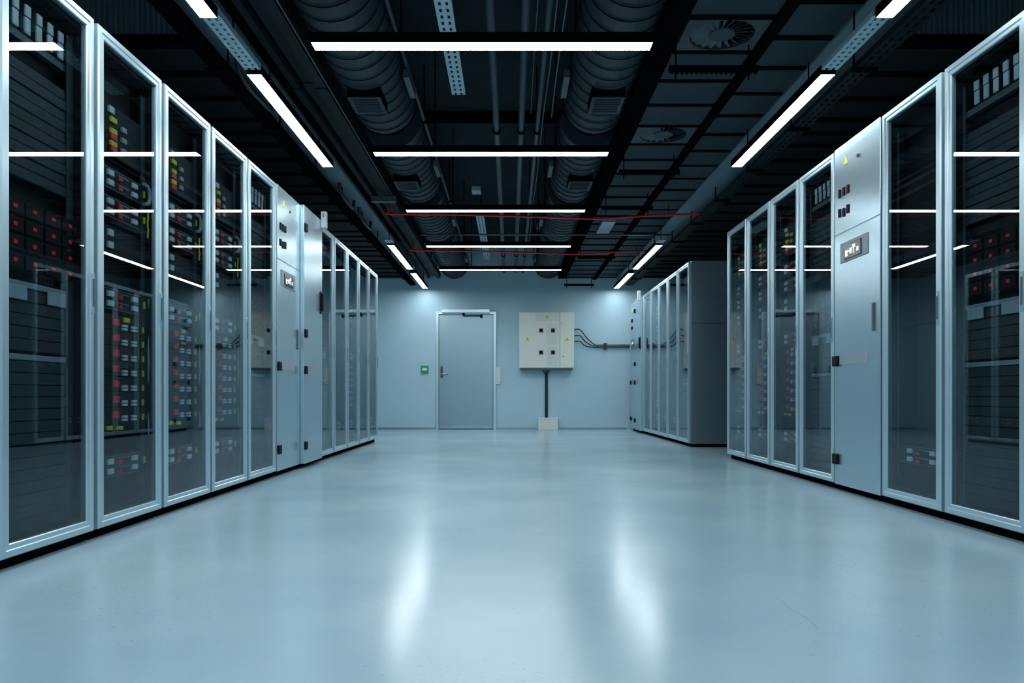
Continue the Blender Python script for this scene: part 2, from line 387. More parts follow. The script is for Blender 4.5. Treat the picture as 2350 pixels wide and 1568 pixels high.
for Y in (5.6, 9.4, 13.0): b_.box(ROOM_L, ROOM_R, Y, Y+.01, SLAB_Z-.006, SLAB_Z)

# swirl diffusers
def diffuser(Y, label):
    t = thing('ceiling_diffuser', label, 'air diffuser', (1.24, Y, DROP_Z), 0, 'swirl air diffusers in the right ceiling')
    s = STEP/2-.015
    def plate():
        m_ = MB(); n = 48; R = .185; z0, z1 = 0, .03
        sq = []
        for i in range(n):
            th = 2*PI*i/n; c_, s_ = math.cos(th), math.sin(th)
            k = 1/max(abs(c_), abs(s_)); sq.append((.235*c_*k, s*s_*k))
        vo = [[m_.bm.verts.new((x, y, z)) for x, y in sq] for z in (z0, z1)]
        vi = [[m_.bm.verts.new((R*math.cos(2*PI*i/n), R*math.sin(2*PI*i/n), z)) for i in range(n)] for z in (z0, z1)]
        for i in range(n):
            j = (i+1) % n
            for q in ((vo[0][i], vo[0][j], vi[0][j], vi[0][i]), (vo[1][i], vi[1][i], vi[1][j], vo[1][j]), (vo[0][i], vo[1][i], vo[1][j], vo[0][j]), (vi[0][i], vi[0][j], vi[1][j], vi[1][i])):
                m_.bm.faces.new(q)
        return m_
    obj('plate', plate, 'diffplate', t, key='dplate')
    def vanes():
        m_ = MB()
        for i in range(20):
            th = 2*PI*i/20
            for k in range(4):
                pass
            A = []
            for rad, dth, z in ((.07, 0, .006), (.18, .10, .004), (.18, .10+.20, .028), (.07, .26, .026)):
                A.append((rad*math.cos(th+dth), rad*math.sin(th+dth), z))
            B = [(x, y, z+.003) for x, y, z in A]
            va = [m_.bm.verts.new(p) for p in A]; vb = [m_.bm.verts.new(p) for p in B]
            m_.bm.faces.new(va); m_.bm.faces.new(vb[::-1])
            for q in range(4): m_.bm.faces.new((va[q], vb[q], vb[(q+1) % 4], va[(q+1) % 4]))
        return m_
    obj('vanes', vanes, 'diffvane', t, key='dvanes')
    obj('hub', lambda: MB().cyl((0, 0, 0), (0, 0, .02), .075, 32), 'diffplate', t, key='dhub')
    obj('plenum', lambda: MB().cyl((0, 0, .034), (0, 0, .2), .19, 32), 'black', t, key='dplenum')
diffuser(4.50, 'round swirl air diffuser in the right ceiling, the nearer and larger one')
diffuser(6.23, 'round swirl air diffuser in the right ceiling, the farther and smaller one')
# small pale access panel farther along
tag(obj('access_panel', MB().box(1.10, 1.26, 9.2, 9.85, DROP_Z-.035, DROP_Z-.002, .003), 'pale'), 'pale rectangular access panel under the far right ceiling panels', 'panel')

# ------------------------------------------------------------------ lamps
def rodmesh(z1): return lambda: MB().cyl((0, 0, 0), (0, 0, z1), .005, 8)
def cross_lamp(Y, label):
    x0, x1 = -1.081, .769
    t = thing('linear_lamp', label, 'ceiling lamp', ((x0+x1)/2, Y, LAMP_Z), 0, 'linear lamps crossing the aisle')
    h = (x1-x0)/2
    obj('housing', lambda: MB().box(-h-.003, h+.003, -.052, .052, .0059, .055).box(-h-.003, h+.003, -.052, -.0485, .0003, .0058).box(-h-.003, h+.003, .0485, .052, .0003, .0058).box(-h-.003, -h-.0005, -.0485, .0485, .0003, .0058).box(h+.0005, h+.003, -.0485, .0485, .0003, .0058), 'lampbody', t, key='clh')  # thin lower rims added to stop the diffuser lighting sideways
    obj('light_diffuser', lambda: MB().box(-h, h, -.048, .048, 0, .0058), 'lamp', t, key='cld')
    for rx in (-.6, .355): obj('suspension_rod', rodmesh(SLAB_Z-LAMP_Z-.055), 'lampbody', t, (rx-(x0+x1)/2, 0, .055), key='rodc')
for Y, w_ in ((-1.41, 'farthest behind the viewer'), (.46, 'above the viewer'), (2.33, 'just ahead of the viewer, above the photo'), (4.20, 'nearest and widest of the five'), (6.08, 'second nearest of the five'), (7.96, 'middle one of the five'), (9.86, 'second farthest of the five'), (11.71, 'farthest and shortest-looking of the five')):
    cross_lamp(Y, 'bright linear ceiling lamp crossing the aisle, ' + w_)
def side_lamp(x0, x1, a_, label):
    t = thing('linear_lamp', label, 'ceiling lamp', ((x0+x1)/2, a_, LAMP_Z), 0, 'linear lamps running along the cabinet rows')
    if a_ > 12: t.scale.y = .92
    h = (x1-x0)/2
    obj('housing', lambda: MB().box(-.045, .045, -.003, 1.853, .0059, .055).box(-.045, -.042, -.003, 1.853, .0003, .0058).box(.042, .045, -.003, 1.853, .0003, .0058).box(-.042, .042, -.003, -.0005, .0003, .0058).box(-.042, .042, 1.8505, 1.853, .0003, .0058), 'lampbody', t, key='slh')  # same added rims, blocking light from the diffuser's sides and ends
    obj('light_diffuser', lambda: MB().box(-.0415, .0415, 0, 1.85, 0, .0058), 'lamp', t, key='sld')
    for ry in (.3, 1.55): obj('suspension_rod', rodmesh(SLAB_Z-LAMP_Z-.055), 'lampbody', t, (0, ry, .055), key='rodc')
names = ['behind the viewer', 'nearest, cut by the top photo edge', 'second nearest, longest-looking', 'third, past the long dark gap', 'farthest, touching the far wall']
for x0, x1, side in ((-1.571, -1.488, 'left'), (1.850, 1.933, 'right')):
    for a_, w_ in zip((-.3, 2.03, 4.57, 9.77, 12.03), names):
        side_lamp(x0, x1, a_, f'linear ceiling lamp running along the {side} cabinet row, {w_}')
    for a_, e_, w_ in ((3.90, 4.55, 'between the first and second lamps'), (9.55, 9.75, 'just before the third lamp')):
        t = thing('perforated_tray', f'pale perforated metal tray in the {side} lamp line {w_}', 'cable tray', ((x0+x1)/2, a_, LAMP_Z+.02))
        obj('tray_floor', MB().perf(-.045, .045, 0, e_-a_, 0, .05), 'tray', t)
        obj('suspension_rod', MB().cyl((0, (e_-a_)/2, .003), (0, (e_-a_)/2, SLAB_Z-LAMP_Z-.02), .005, 8), 'lampbody', t)

# ------------------------------------------------------------------ trays over the rows
for x0, x1, side, m_ in ((-1.82, -1.725, 'left', 'black'), (2.09, 2.20, 'right', 'darktray')):
    t = thing('cable_tray', f'dark hanging cable tray above the front edge of the {side} cabinets', 'cable tray', ((x0+x1)/2, 0, 2.60))
    h = (x1-x0)/2
    obj('tray_floor', MB().perf(-h, h, -1.5, WALL_Y-.05, 0, .08, lip=.035) if side == 'right' else MB().box(-h, h, -1.5, WALL_Y-.05, 0, .003).box(-h-.003, -h, -1.5, WALL_Y-.05, 0, .04).box(h, h+.003, -1.5, WALL_Y-.05, 0, .04), m_, t)
    sgn = 1 if side == 'left' else -1
    for k in range(10):
        Y = 3.6+1.045*k
        hg = obj('hanger', MB().cyl((sgn*(h+.012), Y, 0), (sgn*(h+.012), Y, DROP_Z-2.60), .006, 8).box(-h-.02, h+.02, Y-.02, Y+.02, -.018, -.001, .002), 'black', t)
# bundled cables lying in the left tray, bulging
tag(obj('cable_bundle', MB().tube(smooth([(-1.77+.02*math.sin(i*1.7), -1.4+i*.8, 2.64+.012*math.sin(i*2.3)) for i in range(19)], 6), .024, 10), 'cable'), 'thick black cable bundle lying in the left hanging tray', 'cable')
tag(obj('cable_bundle', MB().tube(smooth([(2.145+.012*math.sin(i*1.3), -1.4+i*.8, 2.632) for i in range(19)], 6), .022, 10), 'cable'), 'thick black cable bundle lying in the right hanging tray', 'cable')
# black equipment loops hanging at the left tray (dark bulge) 
for Y, w_ in ((5.1, 'nearer'), (7.95, 'middle'), (8.95, 'farther')):
    tag(obj('cable_loop', MB().tube(smooth([(-1.70, Y-.34, DROP_Z), (-1.70, Y-.30, 2.66), (-1.68, Y-.2, 2.60), (-1.665, Y, 2.585), (-1.68, Y+.22, 2.61), (-1.70, Y+.34, 2.66), (-1.70, Y+.37, DROP_Z)]), .018, 8), 'cable'), f'sagging black cable loop beside the left lamps, the {w_} one', 'cable', 'sagging cable loops by the left lamps')

# long covered trays between left lamps and left duct
def long_tray(name, x0, x1, z, hgt, m_, label, a_=-1.5, e_=WALL_Y-.25, lid=False):
    t = thing(name, label, 'cable tray', ((x0+x1)/2, 0, z)); h = (x1-x0)/2
    obj('channel', MB().box(-h, h, a_, e_, 0, .004).box(-h, -h+.004, a_, e_, .004, hgt, ).box(h-.004, h, a_, e_, .004, hgt), m_, t)
    Y = 3.0
    while Y < e_:
        obj('hanger', MB().cyl((-h*.5, Y, .004), (-h*.5, Y, SLAB_Z-z), .006, 8), 'black', t); Y += 2.6
    for q in (0, 1): obj('splice_plate', MB().box(-h-.004, h+.004, 5.2+q*4, 5.5+q*4, -.006, -.0005), m_, t)
long_tray('cable_tray', -1.475, -1.43, 2.70, .05, 'darktray', 'narrow dark cable channel just inside the left lamps')
long_tray('cable_tray', -1.41, -1.33, 2.74, .07, 'darktray', 'dark cable channel running beside the narrow channel near the left lamps')
long_tray('cable_tray', -1.315, -1.25, 2.70, .09, 'darktray', 'dark deep cable channel beside the left round duct')
tag(obj('conduit', MB().tube([(-1.24, -1.5, 2.715), (-1.24, 8.2, 2.715)], .005, 8), 'thinpipe'), 'thin pale line put in as the highlight along the edge of the deep channel', 'conduit')  # pale tube stands in for the bright highlight on the channel edge
tag(obj('tray_bracket', MB().box(-1.46, -1.2, 8.0, 8.06, 2.64, 2.7, .003), 'rail'), 'grey crosswise bracket under the left channels by the red pipe', 'bracket')

# centre trays, pipes
t = thing('perforated_tray', 'pale perforated tray above the aisle, nearer piece behind the first lamp', 'cable tray', (-.415, 1.0, 3.02))
obj('tray_floor', MB().perf(-.051, .051, 0, 5.13, 0, .082), 'tray', t)
for y in (.6, 2.4, 4.6): obj('hanger', MB().cyl((0, y, .003), (0, y, SLAB_Z-3.02), .006, 8), 'black', t)
t = thing('perforated_tray', 'pale perforated tray above the aisle, farther piece toward the far wall', 'cable tray', (-.415, 10.3, 3.02))
obj('tray_floor', MB().perf(-.051, .051, 0, 3.3, 0, .12), 'tray', t)
for y in (.4, 2.4): obj('hanger', MB().cyl((0, y, .003), (0, y, SLAB_Z-3.02), .006, 8), 'black', t)
tag(obj('sensor_box', MB().box(-.52, -.40, 10.2, 10.4, SLAB_Z-.06, SLAB_Z, .004), 'white'), 'small white box on the ceiling slab above the aisle', 'sensor')
tag(obj('sensor_box', MB().box(.42, .56, 12.4, 12.6, SLAB_Z-.06, SLAB_Z, .004), 'pale'), 'small grey box on the ceiling slab near the right duct', 'sensor')

def pipe(x, r, z, m_, label, a_=-1.5, e_=WALL_Y, clamps=True):
    t = thing('ceiling_pipe', label, 'pipe', (x, 0, z), 0)
    obj('tube', MB().cyl((0, a_, 0), (0, e_, 0), r, 16), m_, t)
    if clamps:
        for Y in (2.8, 6.45, 9.1, 12.2):
            obj('clamp', MB().cyl((0, Y, 0), (0, Y+.05, 0), r+.008, 16).cyl((0, Y+.025, r), (0, Y+.025, SLAB_Z-z), .006, 8), 'black', t)
pz = EYE+2.21
pipe(-.118, .028, pz+.03, 'pipe', 'thick grey pipe above the aisle, leftmost of three')
pipe(.088, .027, pz+.03, 'pipe', 'thick grey pipe above the aisle, middle of three')
pipe(.222, .019, pz+.02, 'pipe', 'slimmer grey pipe above the aisle, rightmost of three')
tag(obj('conduit', MB().tube(smooth([(.265+.004*math.sin(i*2.1), -1+i*.9, 2.87) for i in range(17)], 4), .006, 8), 'thinpipe'), 'thin pale wire right of the three pipes', 'conduit')
tag(obj('conduit', MB().tube(smooth([(.325+.006*math.sin(i*1.7), -1+i*.9, 2.87) for i in range(9)], 4), .006, 8), 'thinpipe'), 'thin pale wire nearest the right duct', 'conduit')
tag(obj('conduit', MB().tube(smooth([(.16+.004*math.sin(i*1.7), -1+i*.9, 2.9) for i in range(9)], 4), .004, 8), 'thinpipe'), 'very thin wire between the middle and right pipes', 'conduit')
pipe(-.73, .014, EYE+2.32, 'pipe', 'slim grey conduit beside the left round duct')
def cross_bar(Y):
    pass
# transverse pipes
def red_pipe(Y, z, label):
    pts = [(-1.36, Y, z+.10), (-1.36, Y, z+.02), (-1.33, Y, z), (-.5, Y, z-.012), (.3, Y, z-.035), (.95, Y, z-.055), (1.3, Y, z-.035), (1.7, Y, z-.012), (2.0, Y, z-.005), (2.08, Y, z)]
    t = thing('red_pipe', label, 'pipe', (0, 0, 0), 0, 'thin red pipes crossing the ceiling')
    obj('tube', MB().tube(smooth(pts, 6), .0115, 8), 'redpipe', t)
    for hx, hz in ((-.65, SLAB_Z), (.385, SLAB_Z), (1.75, DROP_Z)):
        obj('hanger', MB().cyl((hx, Y, z-.02), (hx, Y, hz), .003, 6), 'black', t)
    obj('end_cap', MB().cyl((-1.34, Y, z), (-1.29, Y, z-.001), .016, 12), 'redpipe', t)
    obj('end_cap', MB().cyl((2.06, Y, z-.002), (2.10, Y, z), .016, 12), 'redpipe', t)
red_pipe(8.5, EYE+2.01, 'thin sagging red pipe across the ceiling, the nearer longer-looking one')
red_pipe(10.7, EYE+2.02, 'thin sagging red pipe across the ceiling, the farther one')
tag(obj('cross_pipe', MB().cyl((-1.15, 9.75, 2.66), (2.05, 9.75, 2.66), .012, 10), 'thinpipe'), 'thin grey pipe crossing the ceiling between the two red pipes', 'pipe')

# trapeze hangers under the right ceiling panels
for i, Y in enumerate((4.60, 6.72, 8.0, 10.9, 13.6)):
    t = thing('trapeze_hanger', 'black hanging bar under the right ceiling panels, ' + ['nearest', 'second nearest', 'middle', 'second farthest', 'farthest, against the far wall'][i], 'hanger', (1.215, Y, EYE+1.94), 0, 'black trapeze hangers under the ceiling panels')
    def bar():
        m_ = MB().box(-.265, .265, -.02, .02, 0, .032, .002)
        for k in range(18): m_.box(-.25+k*.0295, -.238+k*.0295, -.02, .02, -.008, -.0005)
        return m_
    obj('bar', bar, 'black', t, key='trapbar')
    for s in (-1, 1): obj('rod', lambda: MB().cyl((0, 0, -.04), (0, 0, DROP_Z-EYE-1.94), .005, 8), 'black', t, (s*.22, .026, 0), key='traprod')

# ------------------------------------------------------------------ spiral ducts
def duct(x, Ya, Yb, side, w_, grille=None):
    r = .25; z = EYE+2.117+r
    t = thing('round_duct', f'dark round ribbed duct section, {side} duct, {w_}', 'duct', (x, Ya, z), 0, 'round duct sections')
    m_ = MB(); n = 40; prof = []
    y = 0; Lh = Yb-Ya
    while y < Lh-.02:
        prof += [(y, r), (min(y+.146, Lh), r), (min(y+.150, Lh), r+.007), (min(y+.158, Lh), r+.007)]
        y += .162
    prof.append((Lh, r))
    rings = []
    for yy, rr_ in prof:
        rings.append([m_.bm.verts.new((rr_*math.cos(2*PI*k/n), yy, rr_*math.sin(2*PI*k/n))) for k in range(n)])
    for A, B in zip(rings, rings[1:]):
        for k in range(n): m_.bm.faces.new((A[k], A[(k+1) % n], B[(k+1) % n], B[k])).smooth = False
    m_.bm.faces.new(rings[0]); m_.bm.faces.new(rings[-1][::-1])
    obj('tube', m_, 'duct', t)
    b3 = MB(); y = .15
    while y < Lh-.02:
        b3.cyl((0, y, 0), (0, y+.010, 0), r+.0085, 40); y += .162
    obj('seam_rings', b3, 'black', t)
    for yy in (Lh*.25, Lh*.75):
        obj('hanger_strap', MB().cyl((-.15, yy, r*.75), (-.15, yy, SLAB_Z-z), .006, 8).cyl((.15, yy, r*.75), (.15, yy, SLAB_Z-z), .006, 8), 'black', t)
    if Yb < WALL_Y-.1:
        obj('flexible_sleeve', MB().cyl((0, Lh, 0), (0, Lh+.36, 0), r*.55, 32), 'black', t)
    if grille:
        gy = grille-Ya
        gr = obj('vent_box', MB().box(-.115, .115, gy, gy+.32, -r-.045, -r+.03, .003), 'black', t)
        obj('grille', MB().box(-.115, .115, gy+.002, gy+.32, -r-.052, -r-.0455, .002), 'duct', gr)
        b2 = MB()
        for k in range(7): b2.box(-.09, .09, gy+.04+k*.037, gy+.05+k*.037, -r-.060, -r-.0525)
        obj('grille_slats', b2, 'pipe', gr)
    s = 1 if x < 0 else -1
    obj('actuator_box', MB().box(s*(r+.012), s*(r+.055), Lh*.55 if not grille else grille-Ya+.08, (Lh*.55 if not grille else grille-Ya+.08)+.38, -.13, -.07, .003), 'rail', t)
for x, side in ((-1.02, 'left'), (.68, 'right')):
    segs = [(-1.5, 2.2), (2.56, 6.22), (6.58, 8.45), (8.81, 10.6), (10.96, WALL_Y)]
    for i, (a_, e_) in enumerate(segs):
        duct(x, a_, e_, side, ['behind and above the viewer', 'nearest', 'second, past the first gap', 'third', 'farthest, entering the far wall'][i], grille={1: 5.32, 2: 7.42}.get(i))

# ------------------------------------------------------------------ cabinets
PW = .624
ORD = ['first', 'second', 'third', 'fourth', 'fifth', 'sixth', 'seventh', 'eighth', 'ninth', 'tenth', 'eleventh', 'twelfth']
Z0 = .038
def shell():
    m_ = MB(); D = -1.0; t = .018
    m_.box(D, -.032, 0, t, Z0, RACK_H).box(D, -.032, PW-t, PW, Z0, RACK_H)
    m_.box(D, -.032, t, PW-t, RACK_H-.02, RACK_H).box(D, -.032, t, PW-t, Z0, Z0+.02).box(D, D+.015, t, PW-t, Z0+.02, RACK_H-.02)
    return m_
def frame_prof(wd=.052):
    return [(.003, -.030), (.003, -.006), (.008, 0), (wd*.55, 0), (wd*.62, -.004), (wd-.003, -.004), (wd, -.008), (wd, -.030)]
def cabinet_base(name, label, cat, x, y, rz, group):
    t = thing(name, label, cat, (x, y, 0), rz, group)
    obj('body', shell, 'body', t, key='shell')
    obj('plinth', lambda: MB().box(-.98, -.045, .006, PW-.006, 0, Z0-.001), 'plinth', t, key='plinth')
    return t
def glass_cabinet(x, y, rz, label, group):
    t = cabinet_base('server_cabinet', label, 'server cabinet', x, y, rz, group)
    dr = obj('door', lambda: MB().ring(.012, PW-.012, Z0+.004, RACK_H-.002, frame_prof()), 'frame', t, key='gdoor')
    obj('glass_pane', lambda: MB().box(-.017, -.012, .0643, PW-.0643, Z0+.0565, RACK_H-.0545), 'glass', dr, key='pane')
    h = obj('door_handle', lambda: MB().box(-.0005, .006, PW-.042, PW-.024, .965, 1.135, .002), 'panel', dr, key='ghandle')
    obj('handle_slot', lambda: MB().box(.0062, .0085, PW-.037, PW-.029, .995, 1.11), 'rail', h, key='gslot')
    obj('mounting_frame', lambda: MB().ring(.02, PW-.02, Z0+.022, RACK_H-.022, [(0, -.10), (0, -.036), (.052, -.036), (.052, -.10)]), 'inner', t, key='mframe')
    obj('blanking_back', lambda: MB().box(-.12, -.105, .02, PW-.02, Z0+.022, RACK_H-.022), 'inner', t, key='mback')
    obj('mounting_rail', lambda: MB().box(-.0615, -.0585, .072, .088, .10, RACK_H-.12), 'rail', t, key='mrail1')
    obj('mounting_rail', lambda: MB().box(-.0615, -.0585, PW-.118, PW-.072, .10, RACK_H-.12), 'slat', t, key='mrail2')
    return t
def cooling_cabinet(x, y, rz, label, group):
    t = cabinet_base('cooling_cabinet', label, 'cooling cabinet', x, y, rz, group)
    dr = obj('door', lambda: MB().box(-.03, 0, .003, PW-.003, Z0+.004, 1.652, .003).box(-.03, 0, .003, PW-.003, 1.658, RACK_H-.002, .003).box(-.03, -.004, .003, PW-.003, 1.652, 1.658), 'panel', t, key='cdoor')
    k = obj('warning_sticker', lambda: tri_x(.173, 2.11, .028), 'yellow', dr, key='csticker'); k['label'] = 'small yellow warning sticker'
    obj('cam_lock', lambda: MB().cyl((0, .338, 2.085), (.006, .338, 2.085), .011, 12), 'darksw', dr, key='ccam')
    for z in (1.915, 1.79):
        for i, yy in enumerate((.085, .145, .205)):
            dz = 0 if (z > 1.85 or i != 1) else -.008
            obj('indicator', lambda: MB().box(0, .008, -.014, .014, -.027, .027, .003), 'hinge', dr, (0, yy, z+dz), key='cind')
    p = obj('display_plate', lambda: MB().box(0, .006, .10, .475, 1.462, 1.588, .003), 'sticker', dr, key='cplate')
    s = obj('display_screen', lambda: MB().box(.0062, .012, .165, .40, 1.475, 1.568, .002), 'screen', p, key='cscreen')
    def gly():
        m_ = MB()
        for a_, b2, z0, z1 in ((.19, .225, 1.49, 1.53), (.20, .26, 1.515, 1.523), (.25, .285, 1.50, 1.535), (.29, .33, 1.53, 1.55), (.30, .315, 1.495, 1.53), (.345, .375, 1.50, 1.525)):
            m_.box(.0122, .0135, a_, b2, z0, z1)
        return m_
    obj('display_readout', gly, 'glyph', s, key='cgly')
    obj('strip_sticker', lambda: MB().box(0, .002, .08, .47, .815, .89), 'sticker', dr, key='cstrip')
    for z in (.84, .205): obj('hinge', lambda: MB().box(0, .018, -.002, .075, -.034, .034, .006), 'hinge', dr, (0, 0, z), key='chinge')
    obj('door_handle', lambda: MB().box(0, .010, .536, .556, .995, 1.16, .003), 'rail', dr, key='chandle')
    return t
def tri_x(cy, cz, s):
    return MB().prism([(cy-s, cz-s), (cy+s, cz-s), (cy, cz+s*1.1)], 'x', 0, .002)
def door_cabinet(x, y, rz, label, group):
    t = cabinet_base('power_cabinet', label, 'power cabinet', x, y, rz, group)
    dr = obj('door', lambda: MB().box(-.03, .034, .004, PW-.004, Z0+.004, RACK_H-.002, .004), 'panel', t, key='pdoor')
    for z in (2.03, 1.14, .83, .195): obj('hinge', lambda: MB().box(0, .018, .002, .07, -.034, .034, .006), 'hinge', dr, (.034, 0, z), key='phinge')
    obj('strip_sticker', lambda: MB().box(.034, .036, .10, .42, .80, .875), 'sticker', dr, key='pstrip')
    h = obj('door_handle', lambda: MB().box(.034, .040, .53, .59, 1.36, 1.56, .003), 'hinge', dr, key='phandle')
    obj('lever', lambda: MB().box(.041, .062, .545, .572, 1.38, 1.545, .006), 'hinge', h, key='plever')
    bxo = obj('sensor_box', lambda: MB().box(.035, .085, .56, .615, 2.145, 2.295, .005), 'white', t, key='psens')
    obj('sensor_mark', lambda: MB().box(.058, .063, .5575, .5598, 2.24, 2.27).box(.058, .063, .6152, .6175, 2.24, 2.27), 'darksw', bxo, key='pmark')
    return t

# --- equipment (own top-level things sitting in a cabinet)
IX = -.050
def place(t, cab, z):
    rz = cab.rotation_euler.z; c_, s_ = math.cos(rz), math.sin(rz)
    t.location = (cab.location.x, cab.location.y, z); t.rotation_euler = (0, 0, rz)
def eq(name, cat, cab, z, label, group):
    t = thing(name, label, cat, (0, 0, 0), 0, group); place(t, cab, z); return t
def face(h, ribs_=0):
    def fn():
        m_ = MB().box(-.10, IX-.012, .075, PW-.075, .001, h-.001, .001)
        return m_
    return fn
def line(h):
    return lambda: MB().box(IX-.012, IX-.010, .08, PW-.08, h-.006, h-.003).box(IX-.012, IX-.010, .08, PW-.08, .003, .006)
def conn(w_, h): return lambda: MB().box(-.0580 if w_ < .02 else IX-.012, IX, -w_/2, w_/2, -h/2, h/2, .003)
def switch_unit(cab, z, label, group):
    t = eq('network_switch', 'network switch', cab, z-.05, label, group)
    obj('chassis', face(.10), 'device', t, key='f10'); obj('edge_trim', line(.10), 'devline', t, key='l10')
    for dz in (.028, .072):
        obj('handle_tab', conn(.052, .026), 'white', t, (0, .215, dz), key='cw1')
        obj('plug', conn(.036, .018), 'red' if dz > .05 else 'rose', t, (0, .30, dz-.008), key='cr%d' % (dz > .05))
        obj('socket_block', conn(.05, .024), 'white', t, (0, .44, dz), key='cw2')
        obj('port_row', lambda: MB().box(IX-.012, IX-.009, -.05, .05, -.004, .004), 'devline', t, (0, .345, dz+.010), key='prow')
    obj('tag', conn(.014, .035), 'yellow', t, (0, .532, .055), key='cy1')
def plug_unit(cab, z, label, group, yel=False):
    t = eq('power_module', 'power module', cab, z-.034, label, group)
    obj('chassis', face(.068), 'device', t, key='f068')
    obj('plug', conn(.055, .030), 'red', t, (0, .262, .034), key='cr3')
    for yy in (.345, .435): obj('socket', lambda: MB().box(IX-.012, IX-.001, -.021, .021, -.013, -.002, .001).box(IX-.012, IX-.001, -.021, .021, .002, .013, .001), 'white', t, (0, yy, .016), key='cso')
    obj('tag', conn(.014, .03), 'yellow', t, (0, .52, .018), key='cy2')
    if yel: obj('label_tag', conn(.05, .022), 'yellow', t, (0, .36, .052), key='cy3')
def fuse_unit(cab, label, group):
    t = eq('fuse_panel', 'fuse panel', cab, 1.715, label, group)
    obj('chassis', face(.235), 'device', t, key='f235')
    for z, m_ in ((.165, 'yellow'), (.113, 'yellow'), (.087, 'red'), (.056, 'yellow'), (.030, 'red')):
        obj('fuse', conn(.055, .024), m_, t, (0, .24, z), key='fu'+m_)
    for z in (.150, .100, .050): obj('breaker', conn(.042, .024), 'tab', t, (0, .335, z), key='cbr')
    obj('breaker', conn(.045, .03), 'white', t, (0, .222, .206), key='cbr2')
def blank_switch(cab, label, group):
    t = eq('media_converter', 'media converter', cab, 1.27, label, group)
    obj('chassis', face(.12), 'device', t, key='f12')
    for dz in (.034, .09): obj('handle_tab', conn(.045, .03), 'white', t, (0, .215, dz), key='cw3')
def tagplate(cab, label, group):
    t = eq('terminal_strip', 'terminal strip', cab, .44, label, group)
    obj('chassis', face(.06), 'device', t, key='f06')
    obj('label_tag', conn(.045, .02), 'yellow', t, (0, .205, .03), key='cy4'); obj('label_tag', conn(.045, .018), 'yellow', t, (0, .30, .027), key='cy5')
def vcable(cab, label, m_, yy, segs, group):
    def fn():
        m2 = MB()
        pts = []
        for i in range(15):
            z = segs[0]+(segs[1]-segs[0])*i/14
            pts.append((IX+.008+.001*math.sin(i*1.9), yy+.003*math.sin(i*.8+yy*20), z))
        return m2.tube(smooth(pts, 3), .0045, 8)
    o = obj('patch_cable', fn, m_, None, key='vc%s%.2f%.2f' % (m_, yy, segs[0])); tag(o, label, 'cable', group)
    o.location = (cab.location.x, cab.location.y, 0); o.rotation_euler = cab.rotation_euler
def loop_cable(cab, label, group):
    def fn():
        pts = [(IX+.010, .50, 1.66), (IX+.014, .535, 1.65), (IX+.016, .548, 1.61), (IX+.014, .535, 1.57), (IX+.010, .50, 1.56)]
        return MB().tube(smooth(pts, 6), .009, 8)
    o = obj('patch_cable', fn, 'tab', None, key='loopc'); tag(o, label, 'cable', group)
    o.location = (cab.location.x, cab.location.y, 0); o.rotation_euler = cab.rotation_euler
def fill_A(cab, wh):
    g_ = 'equipment in the cabled cabinets'
    fuse_unit(cab, f'fuse panel of yellow and red fuses near top, inside {wh}', 'fuse panels')
    for i, z in enumerate((1.61, 1.48, 1.06, .295)):
        switch_unit(cab, z, f'black network switch with white tabs, {["topmost", "second", "third", "lowest"][i]} of four in {wh}', 'network switches')
    blank_switch(cab, f'black unit with two white tabs below the second switch in {wh}', 'media converters')
    for i in range(7):
        plug_unit(cab, .956-.0712*i, f'power module with red plug, {["topmost", "second", "third", "fourth", "fifth", "sixth", "lowest"][i]} of seven in {wh}', 'power modules', yel=(i == 0))
    tagplate(cab, f'low strip with two yellow tags under the modules in {wh}', 'terminal strips')
    vcable(cab, f'yellow upright cable in {wh}', 'yellow', .545, (1.40, 1.53), 'upright cables'); vcable(cab, f'white upper upright cable in {wh}', 'tab', .56, (1.18, 1.50), 'upright cables')
    vcable(cab, f'white upright cable beside the modules in {wh}', 'tab', .555, (.42, 1.10), 'upright cables')
    loop_cable(cab, f'short looped grey cable at the topmost switch in {wh}', 'looped cables')
